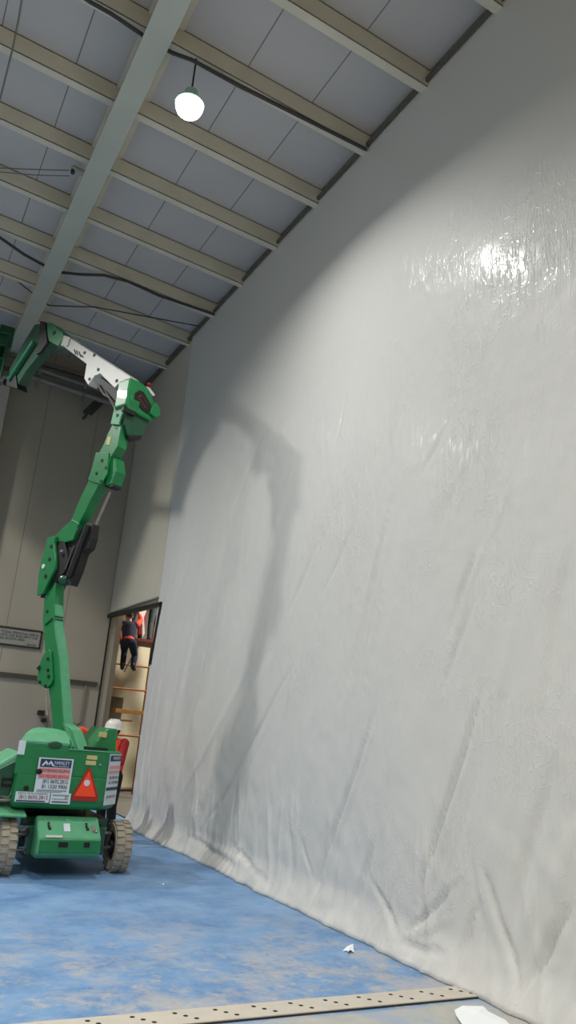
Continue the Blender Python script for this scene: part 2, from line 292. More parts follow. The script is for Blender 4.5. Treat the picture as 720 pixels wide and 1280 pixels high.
# ------------------------------------------------------------------ film on the right wall
def vnoise(a,b_,seed):
    r=np.random.RandomState(seed); G=r.rand(256,256); i=np.floor(a).astype(int); j=np.floor(b_).astype(int); u=a-i; v=b_-j; u=u*u*(3-2*u); v=v*v*(3-2*v)
    g=lambda x,y: G[x%256,y%256]; return (g(i,j)*(1-u)+g(i+1,j)*u)*(1-v)+(g(i,j+1)*(1-u)+g(i+1,j+1)*u)*v-.5
FOLDS=[ # pixel ends on the wall, half width (m), height (m)
 ((237,1040),(330,840),.16,.05),((270,1010),(358,850),.05,-.022),((225,1000),(330,800),.07,.03),((250,1040),(300,960),.04,-.02),((285,1000),(352,880),.035,.02),
 ((395,1112),(465,905),.035,-.04),((402,1112),(472,900),.05,.035),((372,1065),(374,985),.03,.03),((376,1048),(392,1098),.025,-.025),((370,1020),(372,1098),.05,.03),((450,1118),(467,1050),.03,-.03),
 ((300,1085),(240,1045),.05,-.03),((330,1090),(250,1048),.03,.03),((345,1105),(290,1055),.03,-.025),
 ((445,1142),(467,1062),.03,-.03),((510,1173),(466,1098),.03,-.028),((524,1132),(598,880),.035,-.045),((534,1132),(606,885),.06,.035),((560,1110),(600,955),.03,-.02),
 ((510,1173),(572,1108),.03,-.03),((510,1175),(566,1150),.03,.03),((508,1180),(562,1195),.03,-.03),((498,1168),(470,1120),.04,.015),
 ((660,1243),(606,1088),.03,-.035),((650,1240),(598,1100),.05,.012),((578,1204),(600,1128),.03,-.03),((662,1243),(716,1130),.04,-.03),((676,1200),(722,1030),.09,.05),((640,1180),(700,940),.08,-.03),((664,1243),(700,1200),.03,.03),
 ((438,850),(486,636),.03,-.035),((446,850),(494,640),.05,.03),((455,868),(481,740),.025,-.018),((562,790),(592,690),.035,-.03),((572,780),(600,690),.05,.025),((404,742),(436,668),.03,-.015),((360,775),(392,690),.04,-.02),
 ((553,862),(592,752),.04,-.02),((350,790),(388,640),.07,.02),((200,985),(240,790),.12,.045),((215,1010),(262,790),.08,-.025),((180,985),(206,830),.05,-.04),((170,1010),(192,850),.05,.035),((300,830),(350,640),.10,.02),
 ((620,900),(650,740),.06,.015),((680,900),(712,700),.08,-.02),((700,1010),(735,820),.1,.03),((425,540),(440,470),.03,.012),((418,560),(432,500),.03,-.012),((470,560),(482,500),.03,.01),((560,620),(590,560),.04,.012),((530,590),(560,530),.03,-.012),((600,700),(640,600),.05,.012),
 ((330,700),(372,560),.08,.014),((290,640),(330,540),.07,-.012),((480,1000),(510,860),.06,.015),((420,1040),(440,930),.05,-.014),((340,960),(372,830),.05,.014)]
def seg_field(Y,Z,a,bq,w,amp):
    ay,az=a; by,bz=bq; dy,dz=by-ay,bz-az; L=math.hypot(dy,dz); t=((Y-ay)*dy+(Z-az)*dz)/(L*L); s=((Y-ay)*dz-(Z-az)*dy)/L
    wob=.007*np.sin(t*9+ay*7); s=s+wob; e=np.clip(t,0,1); fade=np.sin(np.clip((t+.1)/1.2,0,1)*PI)**.7; wid=w*(.55+.9*e*(1-e)*2)
    u=s/wid; return amp*fade*(np.exp(-u**2)+1.1*u*np.exp(-u**2))
def film(ya,yb,za,zb,st,folds,skirt,seed,base):
    ny=int((yb-ya)/st)+1; nz=int((zb-za)/st)+1
    ys=np.linspace(ya,yb,ny); zs=np.linspace(za,zb,nz); Y,Z=np.meshgrid(ys,zs,indexing='ij')
    d=np.zeros_like(Y)+base
    low=np.clip((6.9-Z)/5,0,1)
    d+=low*(.06*vnoise(Y*.9+Z*.12,Z*.25,seed)+.025*vnoise(Y*2.7+Z*.5,Z*.6,seed+1))+.012*vnoise(Y*1.1,Z*.5,seed+2)
    d+=low*.012*vnoise(Y*7+Z*2.5,Z*1.8,seed+3)+.004*np.clip((7.6-Z)/2,0,1)*vnoise(Y*14,Z*9,seed+4)
    d+=np.clip((2.2-Z)/2,0,1)*.016*vnoise(Y*6,Z*6-Y*3,seed+6)
    for (p,q,w,amp) in folds:
        P=on_wall(*p);Q=on_wall(*q); d+=seg_field(Y,Z,(P.y,P.z),(Q.y,Q.z),w*(1 if w>.065 else .8),amp*(.45 if amp>0 else 1.0))
    if skirt:
        r=np.random.RandomState(seed+9)
        for k in range(70):      # short gathers fanning up from the floor edge
            y=r.uniform(ya,yb); L=r.uniform(.25,1.1); dy=r.uniform(-.35,.35)*L; d+=seg_field(Y,Z,(y,.02),(y+dy,L),r.uniform(.018,.05),r.choice([-1,1])*r.uniform(.008,.026))
        e=np.clip(1-Z/.34,0,1); d+=.13*e**1.7+e*(.03*vnoise(Y*3.1,Z*5,seed+7)+.03*vnoise(Y*8,Z*9+Y*2,seed+8))+e**3*.02*vnoise(Y*14,Z*12,seed+10)
    d=np.maximum(d,.006) if not skirt else np.maximum(d,.0)
    X=(W+.06)-d
    me=bpy.data.meshes.new('film'); V=np.stack([X,Y,Z],-1).reshape(-1,3)
    idx=np.arange(ny*nz).reshape(ny,nz); q=np.stack([idx[:-1,:-1],idx[:-1,1:],idx[1:,1:],idx[1:,:-1]],-1).reshape(-1,4)
    return V,q
def film_obj(name,V,q,m):
    me=bpy.data.meshes.new(name); me.from_pydata(V.tolist(),[],q.tolist()); me.update(); me.materials.append(m)
    for p in me.polygons: p.use_smooth=True
    o=bpy.data.objects.new(name,me); COL.objects.link(o); s=o.modifiers.new('t','SOLIDIFY'); s.thickness=.003; s.offset=1; return o
V,q=film(2.6,13.66,.004,9.34,.032,FOLDS,True,11,.05)
o=film_obj('plastic_sheet',V,q,M['tarp']); tag(o,'huge white plastic sheet hung over the whole right wall down to the floor','plastic sheet')
V,q=film(13.60,16.96,3.96,9.34,.05,[((150,755),(200,640),.03,.012),((150,700),(185,755),.03,.012),((225,505),(203,700),.05,.02),((165,740),(215,560),.05,.015)],False,31,.018)
o=film_obj('plastic_sheet',V,q,M['tarp2']); tag(o,'narrow cream plastic sheet in the far wall corner above the black framed opening','plastic sheet')
# ------------------------------------------------------------------ floor strip and scraps
t=thing('drain_strip',(3.0,4.95,0),'beige metal floor strip with rows of dark holes crossing towards the white sheet','drain strip')
sa=math.atan2(-.02,2.0)
b=B(); ext(b,[(-3,4.83,0),(W-.02,4.83,0),(W-.02,5.06,0),(-3,5.06,0)],(0,0,.012)); obj('strip_plate',b,M['plate'],t,bevel=.004)
b=B(); k=0; x=.2
while x<4.42:
    for j,(dx,dy) in enumerate(((0,.055),(.05,.0),(.1,-.055))):
        b=B(); cyl(b,(x+dx,4.945+dy,.0121),(x+dx,4.945+dy,.0126),.016,n=12); obj('hole',b,M['hole'],t)
    x+=.27
b=B(); bx(b,(.7,4.815,.006),(7.4,.014,.004)); obj('strip_edge',b,M['hole'],t)
def scrap(name,pts,lab,h):
    b=B(); c=sum((Vector(p) for p in pts),Vector())/len(pts); cv=b.verts.new((c.x,c.y,h)); vs=[b.verts.new((p[0],p[1],.003+h*.8*abs(math.sin(i*2.3)))) for i,p in enumerate(pts)]
    for i in range(len(vs)): b.faces.new((cv,vs[i],vs[(i+1)%len(vs)]))
    bmesh.ops.recalc_face_normals(b,faces=b.faces)
    o=obj(name,b,M['paper']); o.modifiers.new('t','SOLIDIFY').thickness=.004; tag(o,lab,'paper scrap','white scraps on the floor')
fl=lambda *P:[on_floor(*p) for p in P]
scrap('paper_scrap',fl((428,1189),(434,1186),(441,1184),(442,1189),(443,1192),(438,1191),(434,1194),(434,1190)),'small torn white scrap lying on the blue floor near the sheet',.03)
scrap('paper_scrap',fl((568,1263),(578,1262),(604,1264),(610,1268),(632,1277),(640,1290),(580,1290),(570,1272)),'larger torn white piece lying on the pale floor in front of the strip',.035)
b=B(); p=on_floor(470,1186); sph(b,(p.x,p.y,.008),.012,(1.6,1,.7)); tag(obj('pebble',b,M['cable']),'tiny dark crumb on the blue floor beside the sheet hem','debris')
b=B(); p=on_floor(204,1106); sph(b,(p.x,p.y,.006),.013,(1,1,.6)); tag(obj('paper_speck',b,M['paper']),'tiny white speck alone on the blue floor right of the lift','debris')
# ------------------------------------------------------------------ cables and bracket under the roof
def sl(px,py,z0):                                                       # point at roof slope, z0 at the wall
    n=np.array([.0604,0,1.]); return hit(px,py,n,z0+.0604*W)
def cable(name,P,z,r,lab,cat='cable',n=8,m='cable'):
    b=B(); pts=[sl(px,py,zz) for (px,py),zz in zip(P,z if isinstance(z,list) else [z]*len(P))]; path(b,pts,r,n); return tag(obj(name,b,M[m],smooth=True),lab,cat,{'wire':'thin wires under the roof','power_cable':'dark cables under the roof'}.get(name))
cable('power_cable',[(-40,270),(0,297),(30,318),(70,340),(100,343),(130,344),(160,352),(200,370),(268,393)],[9.2,9.2,9.15,9.17,9.2,9.21,9.24,9.25,9.25],.026,'dark thick cable sagging under the main beam then along a purlin above the boom')
cable('power_cable',[(95,-10),(112,2),(140,18),(170,38),(192,53),(215,66),(240,75),(260,86),(300,108),(370,143),(458,187)],[9.2,9.2,9.2,9.19,9.17,9.17,9.19,9.22,9.24,9.25,9.25],.024,'dark cable slung under the main beam feeding the hanging lamp')
cable('wire',[(55,378),(62,382),(120,384),(250,408)],[9.3,9.2,9.24,9.24],.012,'thin dark wire under the beam just above the boom tip')
cable('wire',[(55,378),(20,350),(-30,325)],[9.3,9.3,9.3],.012,'thin wire running left from the beam above the boom tip')
t=thing('beam_bracket',sl(92,208,9.25),'small white sprinkler bracket on the left side of the main beam','bracket')
b=B(); p=sl(93,212,9.25); cyl(b,p,p+Vector((.16,0,0)),.05); sph(b,p,.06); obj('bracket_body',b,M['beam'],t,smooth=True)
b=B(); cyl(b,p+Vector((-.02,-.02,-.03)),p+Vector((-.02,-.02,-.09)),.03); obj('nozzle',b,M['cable'],t)
cable('wire',[(-20,207),(0,210),(45,212),(86,213)],[9.25]*4,.009,'upper of two thin pale wires stretched level from the white bracket',m='galv')
cable('wire',[(-20,213),(0,215),(45,219),(86,220)],[9.23]*4,.008,'lower of two thin pale wires stretched level from the white bracket',m='galv')
cable('hanging_cable',[(28,-5),(24,20),(16,60),(6,100),(-4,140)],[9.3,9.2,9.1,9.0,8.9],.012,'pair of slanting wires hanging from the roof at the top left corner',m='galv')
# ------------------------------------------------------------------ lamps
LAMPW=620
def kscale(b,c,k):
    for v in b.verts: v.co=Vector(c)+(v.co-Vector(c))*k
def lamp(x,y,z,lab,power=1.0,main=False,k=1.0,spread=156):
    t=thing('high_bay_lamp',(x,y,z),lab,'lamp','high bay lamps hung under the roof')
    b=B(); lathe(b,[(.05,.20),(.08,.19),(.085,.10),(.12,.07),(.17,.03),(.175,.005),(.165,.0)],(x,y,z),n=36); kscale(b,(x,y,z),k); obj('lamp_housing',b,mat('lamp_housing',(165,200,185),.3),t,smooth=True)
    b=B(); lathe(b,[(.163,.0),(.16,-.05),(.14,-.10),(.10,-.14),(.05,-.158),(.01,-.162)],(x,y,z),n=36); kscale(b,(x,y,z),k); obj('diffuser',b,M['glow'],t,smooth=True)
    b=B(); cyl(b,(x,y,z+.2),(x,y,zc(x)-.02),.012,n=8); sph(b,(x,y,z+.21),.03); obj('cord',b,M['cable'],t)
    l=bpy.data.lights.new('lamp_light','AREA'); l.shape='DISK'; l.size=.34*k; l.energy=LAMPW*power; l.color=(1,.985,.95); l.spread=math.radians(spread)
    lo=bpy.data.objects.new('lamp_light',l); COL.objects.link(lo); lo.location=(x,y,z-.18*k); par(lo,t)
lp=on_y(237,131,7.35)
lamp(lp.x,7.35,lp.z,'glowing white high bay lamp hanging from the dark cable right of the main beam',.22,True)
lamp(-1.9,12.9,8.75,'high bay lamp hanging at the far left, outside the picture',.56,k=1.5,spread=160)
lamp(-3.4,5.0,8.75,'unseen high bay lamp added left of the camera for even light',.16)  # added fill lamp out of view, evens the light on the sheet
lamp(-2.2,.9,8.75,'unseen high bay lamp added just behind and left of the camera for even light',.55)  # unseen lamp added to lift the lower part of the right wall
lamp(1.0,-3.0,8.75,'unseen high bay lamp added furthest behind the camera for even light',.4)  # another unseen lamp, added to spread light from behind the camera
lamp(-6.5,9.5,8.75,'unseen high bay lamp added furthest to the left for even light',.25,spread=160)  # out-of-view lamp added to spread light and lift the back wall
l=bpy.data.lights.new('next_room_fill','AREA'); l.shape='SQUARE'; l.size=1.2; l.energy=320; l.color=(1,.96,.86); lo=bpy.data.objects.new('next_room_fill',l); COL.objects.link(lo); lo.location=(7.8,17.2,6.2)  # unseen fill light without a fitting, added to brighten the view through the opening
# ================================================================== BOOM LIFT
t=lift=thing('boom_lift',(2.4,10.3,0),'green articulated boom lift with folded arm raised beside the white wall sheet','boom lift')
# wheels
def wheel(cx,cy,r=.31,w=.22,lab=None):
    b=B(); n=40; pr=[(r*.62,-w/2+.01),(r*.9,-w/2),(r*.985,-w/2+.02),(r,-w/4),(r,w/4),(r*.985,w/2-.02),(r*.9,w/2),(r*.62,w/2-.01)]
    Rm=Matrix.Rotation(PI/2,3,'Y'); rings=[]
    for (rr,h) in pr: rings.append([b.verts.new(Vector((cx,cy,r))+Vector((h,rr*math.cos(2*PI*i/n),rr*math.sin(2*PI*i/n)))) for i in range(n)])
    for A,C in zip(rings,rings[1:]+rings[:1]):
        for i in range(n): b.faces.new((A[i],A[(i+1)%n],C[(i+1)%n],C[i]))
    bmesh.ops.recalc_face_normals(b,faces=b.faces)
    for i in range(22):
        a=2*PI*i/22
        for s in (-1,1):
            a2=a+(PI/22 if s>0 else 0); bx(b,(cx+s*w*.25,cy+math.cos(a2)*(r+.004),r+math.sin(a2)*(r+.004)),(w*.42,.045,.022),rot=Matrix.Rotation(a2-PI/2,3,'X'))
    tyre=obj('wheel',b,M['tyre'],lift)
    b=B(); 
    ring=[(r*.64,-w/2+.03),(r*.5,-w/2+.06),(r*.25,-w/2+.05),(r*.22,-w/2+.0),(.01,-w/2+.0)]
    for (rr,h) in [(0,0)]: pass
    cyl(b,(cx-w/2+.05,cy,r),(cx+w/2-.05,cy,r),r*.64,n=28); cyl(b,(cx-w/2-.0,cy,r),(cx+w/2,cy,r),r*.24,n=20)
    for i in range(8):
        a=2*PI*i/8
        for s in (-1,1): cyl(b,(cx+s*(w/2-.055),cy+math.cos(a)*r*.42,r+math.sin(a)*r*.42),(cx+s*(w/2-.03),cy+math.cos(a)*r*.42,r+math.sin(a)*r*.42),.018,n=8)
    obj('hub',b,M['hub'],tyre)
wheel(3.05,9.60,.275,.20); wheel(1.72,9.44,.28,.18); wheel(3.05,11.62,.275,.20); wheel(1.78,11.50,.275,.20)
# chassis
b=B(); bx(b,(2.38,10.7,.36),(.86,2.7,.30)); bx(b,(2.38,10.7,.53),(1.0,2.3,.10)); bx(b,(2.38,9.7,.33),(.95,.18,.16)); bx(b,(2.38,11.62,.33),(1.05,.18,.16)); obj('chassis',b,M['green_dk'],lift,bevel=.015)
b=B(); cyl(b,(1.8,9.5,.40),(2.95,9.6,.41),.025); cyl(b,(1.8,9.46,.24),(2.95,9.58,.26),.018); bx(b,(1.92,9.55,.42),(.22,.06,.07),rot=Matrix.Rotation(-.5,3,'Y')); obj('tie_rod',b,M['steel'],lift,bevel=.005)
# rear cover: sloped lid over an upright face
A=lambda px,py,y:on_y(px,py,y)
xa,xb=2.0,2.70
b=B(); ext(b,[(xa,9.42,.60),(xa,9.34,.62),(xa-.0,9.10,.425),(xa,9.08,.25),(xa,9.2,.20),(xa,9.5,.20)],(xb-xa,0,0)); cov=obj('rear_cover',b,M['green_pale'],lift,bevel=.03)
b=B(); bx(b,(2.35,9.072,.34),(.66,.02,.13)); obj('cover_face',b,M['green'],cov,bevel=.006)
b=B(); bx(b,(2.27,9.058,.36),(.10,.015,.05)); obj('cover_slot',b,M['hole'],cov); b=B(); bx(b,(2.53,9.058,.36),(.06,.015,.05)); obj('cover_slot',b,M['hole'],cov)
sl_n=Vector((0,-.2,.24)).normalized(); su=Vector((0,.24,.195)).normalized()
def on_slope(u,x): return Vector((x,9.10,.425))+su*u+Vector((0,-.63,.776))*.003
rs=Matrix((Vector((1,0,0)),su,Vector((1,0,0)).cross(su))).transposed()
b=B(); bx(b,on_slope(.14,2.32),(.07,.11,.004),rot=rs); obj('cover_label',b,M['white'],cov)
for x in (2.12,2.54): b=B(); bx(b,on_slope(.17,x),(.02,.06,.03),rot=rs); bx(b,on_slope(.12,x+.01),(.03,.03,.02),rot=rs); obj('latch',b,M['hub'],cov)
b=B(); bx(b,on_slope(.13,2.62),(.05,.09,.01),rot=rs); sph(b,on_slope(.09,2.64),.022); obj('lock',b,M['steel'],cov)
b=B(); bx(b,on_slope(.012,2.17),(.18,.03,.004),rot=rs); obj('cover_scrape',b,M['grey_boom'],cov)
# counterweight body: plan outline, faceted at the corners
t_=lift
plan=[(1.70,9.27),(2.64,9.25),(2.71,9.28),(2.92,9.52),(2.97,10.2),(2.95,10.9),(2.6,11.3),(2.1,11.3),(1.95,10.9),(1.80,9.9),(1.69,9.36)]
c0=Vector((2.2,10.2,0))
def loft(bm,levels):
    rings=[[bm.verts.new(Vector((c0.x+(x-c0.x)*s,c0.y+(y-c0.y)*s,z))) for (x,y) in plan] for (z,s) in levels]; n=len(plan); fs=[]
    for P,Q in zip(rings,rings[1:]):
        for i in range(n): fs.append(bm.faces.new((P[i],P[(i+1)%n],Q[(i+1)%n],Q[i])))
    fs+= [bm.faces.new(rings[0][::-1]),bm.faces.new(rings[-1])]; bmesh.ops.recalc_face_normals(bm,faces=fs)
b=B(); loft(b,[(.69,.93),(.72,.985),(.80,1.0),(1.05,1.0)]); 
ext(b,[(1.66,9.27,1.04),(2.64,9.25,1.04),(2.71,9.28,1.04),(2.92,9.52,1.04),(2.97,10.2,1.04),(2.95,10.9,1.04),(2.75,11.1,1.04),(2.66,9.62,1.04),(2.1,9.42,1.04),(1.74,9.5,1.04)],(0,0,.30))
body=obj('counterweight',b,M['green'],lift,bevel=.018)
b=B(); cyl(b,(2.3,10.3,.56),(2.3,10.3,.72),.45,n=36); obj('slew_ring',b,M['hub'],lift)
# left hood with its pale domed top
b=B(); hp=[(1.69,9.27),(2.22,9.262),(2.3,9.6),(2.35,10.5),(1.95,10.5),(1.80,9.9),(1.70,9.4)]
cc=Vector((1.98,9.8,0)); lv=[(1.02,1.0),(1.38,.99)]; rings=[]
for (z,s) in [(1.02,1.0),(1.385,1.0)]: rings.append([b.verts.new((cc.x+(x-cc.x)*s,cc.y+(y-cc.y)*s,z)) for x,y in hp])
n=len(hp)
for P,Q in zip(rings,rings[1:]):
    for i in range(n): b.faces.new((P[i],P[(i+1)%n],Q[(i+1)%n],Q[i]))
b.faces.new(rings[0][::-1]); b.faces.new(rings[-1]); bmesh.ops.recalc_face_normals(b,faces=b.faces); hood=obj('hood',b,M['green'],lift,bevel=.02)
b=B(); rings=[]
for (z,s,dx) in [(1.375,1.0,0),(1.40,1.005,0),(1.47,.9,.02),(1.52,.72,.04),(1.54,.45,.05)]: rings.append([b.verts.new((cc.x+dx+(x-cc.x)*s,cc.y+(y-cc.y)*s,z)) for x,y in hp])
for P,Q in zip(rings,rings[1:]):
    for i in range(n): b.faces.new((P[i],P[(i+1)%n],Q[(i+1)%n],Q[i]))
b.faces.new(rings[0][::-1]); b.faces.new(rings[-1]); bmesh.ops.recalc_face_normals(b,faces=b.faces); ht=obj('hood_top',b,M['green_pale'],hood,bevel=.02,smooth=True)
b=B(); sph(b,(2.06,9.258,1.375),.075,(1.1,.12,.55)); obj('hood_hollow',b,M['green_dk'],hood,smooth=True)
b=B(); bx(b,(1.70,9.262,1.325),(.075,.006,.15)); obj('hood_label',b,M['white'],hood)
# left fender module, with its dark badge
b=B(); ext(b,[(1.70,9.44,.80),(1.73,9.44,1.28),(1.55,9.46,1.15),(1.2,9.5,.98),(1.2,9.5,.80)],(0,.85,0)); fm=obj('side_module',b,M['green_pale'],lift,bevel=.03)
b=B(); ext(b,[(1.68,9.42,.80),(1.72,9.42,1.19),(1.52,9.44,1.07),(1.22,9.48,.92),(1.22,9.48,.80)],(0,.02,0)); obj('module_face',b,M['green_dk'],fm,bevel=.01)
b=B(); bx(b,(1.63,9.405,.975),(.10,.012,.028)); bx(b,(1.63,9.405,.91),(.10,.012,.028)); bx(b,(1.585,9.405,.942),(.022,.012,.09)); obj('badge',b,M['hole'],fm,bevel=.006)
b=B(); bx(b,(1.40,9.42,.755),(.64,.04,.03)); bx(b,(1.30,9.62,.74),(.75,.3,.03)); obj('side_step',b,M['steel'],lift,bevel=.01)
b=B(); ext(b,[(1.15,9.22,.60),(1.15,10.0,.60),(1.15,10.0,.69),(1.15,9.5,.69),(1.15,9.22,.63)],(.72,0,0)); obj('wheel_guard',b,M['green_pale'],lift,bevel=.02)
# right side: raised control box behind the bin rim
b=B(); ext(b,[(2.60,9.75,1.3),(2.66,9.75,1.44),(2.78,9.75,1.60),(2.90,9.75,1.60),(2.92,9.75,1.3)],(0,.8,0)); cb=obj('control_box',b,M['green'],lift,bevel=.02)
b=B(); bx(b,(2.72,9.742,1.52),(.10,.01,.06),rot=Matrix.Rotation(.1,3,'Y')); obj('control_label',b,M['yellow'],cb)
b=B(); bx(b,(2.62,9.6,1.345),(.24,.2,.05)); obj('tray_floor',b,M['hub'],lift)
b=B(); bx(b,(2.44,9.256,1.34),(.46,.02,.012)); obj('rim_lip',b,M['green_pale'],lift)
# decals on the rear face
UX=Vector((1,0,0)); UZ=Vector((0,0,1)); Yf=9.245
def rect(x0,x1,z0,z1,m,parent,y=Yf,name='decal',shear=0):
    b=B(); bx(b,((x0+x1)/2,y,(z0+z1)/2),(x1-x0,.003,z1-z0)); return obj(name,b,m,parent)
s1=rect(1.905,2.29,.862,1.235,M['white'],body,Yf,'company_decal'); s1['label']='white rental decal with navy heading'
rect(1.925,2.272,1.135,1.222,M['navy'],s1,Yf-.003,'heading_band')
b=B(); y=Yf-.006
for dx in (0,.055):
    ext(b,[(1.94+dx,y,1.15),(1.985+dx,y,1.208),(2.03+dx,y,1.15),(2.005+dx,y,1.15),(1.985+dx,y,1.18),(1.965+dx,y,1.15)],(0,.001,0))
obj('mountain_logo',b,M['white'],s1)
text('HANLEY',.055,M['white'],s1,(2.165,y,1.185),UX,UZ,width=.17); text('EQUIPMENT',.02,M['white'],s1,(2.165,y,1.148),UX,UZ,width=.17)
rect(1.925,2.272,1.075,1.128,M['pink'],s1,Yf-.003,'pink_band'); rect(1.925,2.272,1.015,1.068,M['pink'],s1,Yf-.003,'pink_band')
text('LOS MEJORES EQUIPOS',.045,M['inkred'],s1,(2.1,y,1.10),UX,UZ,width=.32); text('LAS MEJORES RENTAS',.045,M['redp'],s1,(2.1,y,1.04),UX,UZ,width=.32)
text('(81) 8692.2812',.055,M['ink'],s1,(2.12,y,.985),UX,UZ,width=.28); text('81 1530 9900',.055,M['ink'],s1,(2.12,y,.93),UX,UZ,width=.28)
rect(1.93,2.26,.883,.897,M['grey_p'],s1,Yf-.003,'small_print'); rect(1.93,2.20,.868,.876,M['grey_p'],s1,Yf-.003,'small_print')
s2=rect(1.715,2.085,.762,.868,M['white'],body,Yf-.004,'phone_decal'); s2['label']='white strip decal with a phone number'
text('(81) 8692.2812',.055,M['inkred'],s2,(1.91,Yf-.008,.812),UX,UZ,width=.31); text('RENTA DE PLATAFORMAS',.02,M['ink'],s2,(1.90,Yf-.008,.853),UX,UZ,width=.32)
rect(1.73,2.04,.768,.780,M['ink'],s2,Yf-.007,'dark_line')
s3=rect(2.095,2.318,.752,.868,M['white'],body,Yf-.004,'unit_decal'); rect(2.115,2.295,.838,.852,M['grey_p'],s3,Yf-.007,'grey_line'); rect(2.115,2.295,.768,.780,M['ink'],s3,Yf-.007,'grey_line'); rect(2.115,2.295,.800,.808,M['grey_p'],s3,Yf-.007,'grey_line')
text('31',.04,M['inkred'],s3,(2.275,Yf-.008,.822),UX,UZ,width=.035)
b=B(); sph(b,(1.925,9.235,1.085),.03,(1.2,.4,1)); obj('lift_hole',b,M['hole'],body); b=B(); sph(b,(1.82,9.25,.905),.028,(1.1,.4,.9)); obj('lift_hole',b,M['hole'],body)
b=B(); y=Yf+.0; P=[(2.48,1.145),(2.335,.845),(2.335,.80),(2.62,.80),(2.625,.845)]
ext(b,[(x,y,z) for x,z in [(2.468,1.15),(2.492,1.15),(2.632,.845),(2.615,.795),(2.345,.795),(2.328,.835)]],(0,-.012,0)); tr=obj('reflector_triangle',b,M['redb'],body,bevel=.003); tr['label']='orange warning triangle with dark red border'
b=B(); ext(b,[(x,y-.013,z) for x,z in [(2.478,1.115),(2.486,1.115),(2.60,.845),(2.355,.845)]],(0,-.002,0)); obj('triangle_face',b,M['orange'],tr)
b=B(); cyl(b,(2.475,y-.014,.99),(2.475,y-.018,.99),.034,n=20); obj('triangle_badge',b,M['white'],tr)
rect(2.435,2.555,1.245,1.29,M['yellow'],body,Yf,'yellow_label'); rect(2.43,2.55,1.185,1.232,M['yellow'],body,Yf,'yellow_label')
b=B(); sph(b,(2.60,9.25,1.19),.018); obj('bolt',b,M['steel'],body)
# decal on the angled right facet
u2=Vector((2.92-2.71,9.52-9.28,0)).normalized(); n2=u2.cross(UZ); q0=Vector((2.71,9.28,0))+n2*.004
def facet(u0,u1,z0,z1,m,par_,k,name='decal'):
    b=B(); o=n2*(k*.003); ext(b,[q0+u2*u0+UZ*z0+o,q0+u2*u1+UZ*z0+o,q0+u2*u1+UZ*z1+o,q0+u2*u0+UZ*z1+o],n2*.002); return obj(name,b,m,par_)
s4=facet(0.0,.315,.75,1.315,M['white'],body,0,'company_decal'); s4['label']='white rental decal on the angled right face'
facet(.02,.31,1.235,1.30,M['navy'],s4,1,'heading_band'); facet(.02,.31,1.15,1.185,M['pink'],s4,1,'pink_band'); facet(.02,.31,1.095,1.13,M['pink'],s4,1,'pink_band'); facet(.01,.31,.91,.945,M['vinyl_d'],s4,1,'dark_band')
qq=q0+n2*.007
text('HANLEY',.05,M['white'],s4,qq+u2*.18+UZ*1.268,u2,UZ,width=.2); text('(81) 8692.2812',.045,M['ink'],s4,qq+u2*.17+UZ*1.05,u2,UZ,width=.24); text('81 1530 9900',.045,M['ink'],s4,qq+u2*.17+UZ*.995,u2,UZ,width=.24)
text('(81) 8692.2812',.045,M['inkred'],s4,qq+u2*.16+UZ*.84,u2,UZ,width=.24)
# ------------------------------------------------------------------ boom, in its own upright plane
BN=Vector((.9285,.3714,0))                                              # across the boom, away from the camera
BC=BN.dot(Vector((2.42,10.0,0)))
def bp_(px,py,o=0): return hit(px,py,tuple(BN),BC+o)
def plate(name,P,m,parent,w,o=0,bev=.008,sm=False):
    b=B(); ext(b,[bp_(x,y,0)+BN*o for x,y in P],BN*w); return obj(name,b,m,parent,bevel=bev,smooth=sm)
def pins(P,rr,o,parent):
    for p in P: b=B(); pin(b,*p,r=rr,o=o,l=.012); obj('pin',b,M['hub'],parent)
def pin(b,px,py,r=.03,o=0,l=.02): p=bp_(px,py)+BN*o; cyl(b,p,p-BN*l,r,n=14)
ris=plate('riser_arm',[(89.7,936),(84,940),(70,925),(65.5,909),(63,877),(60,858),(57,830),(55.5,805),(53,775),(55,750),(62,715),(70,712),(68,745),(67.5,780),(73,819),(76,863),(78.6,903.6)],M['green'],lift,.155)
b=B(); P=[(67.6,755),(67.5,780),(73,819),(76,863),(78.6,903.6),(89.7,934)]
q=[bp_(x,y,0) for x,y in P]; 
for A_,C_ in zip(q,q[1:]):
    up=Vector((0,0,1)); d=(C_-A_).normalized(); nn=d.cross(BN).normalized(); nn = nn if nn.y<0 else -nn
    ext(b,[A_+BN*.012,C_+BN*.012,C_+BN*.145,A_+BN*.145],nn*.008)
obj('riser_lit_face',b,M['green_pale'],ris)  # same green arm; light on its back face painted as a paler strip
plate('riser_foot',[(88,912),(96,936),(106,941),(84,944),(76,925),(79,904)],M['green_pale'],ris,.15,.03)
br=plate('cylinder_bracket',[(63,812),(66,815),(68,850),(66,856),(60,861),(53,857),(49,849),(51,833),(56,820)],M['green'],ris,.03,-.035,.006)
b=B(); bx(b,bp_(52,836)-BN*.03,(.07,.05,.05),rot=Matrix.Rotation(.6,3,'Y')); obj('bracket_lug',b,M['hub'],br); pins(((63,824),(63,838),(64,846),(53,853),(60,858)),.022,-.037,br)
b=B(); p1=bp_(63.5,895)-BN*.05; p2=bp_(61,862)-BN*.05; cyl(b,p1,p2,.012,n=8); obj('rod',b,M['steel'],ris)
b=B(); pin(b,59,764,.024,0,.012); p1=bp_(57,781); p2=bp_(66,773); bx(b,(p1+p2)/2,(.03,.02,(p2-p1).length),rot=frame_to(p2-p1)); 
p1=bp_(69,770)+BN*.0; 
for py in (770,773.5): 
    A_=bp_(67.6,py); nn=Vector((.3714,-.9285,0)); bx(b,A_+BN*.07+nn*.012,(.13,.02,.014),rot=Matrix((BN,nn,UZ)).transposed())
obj('weld_detail',b,M['green_dk'],ris)
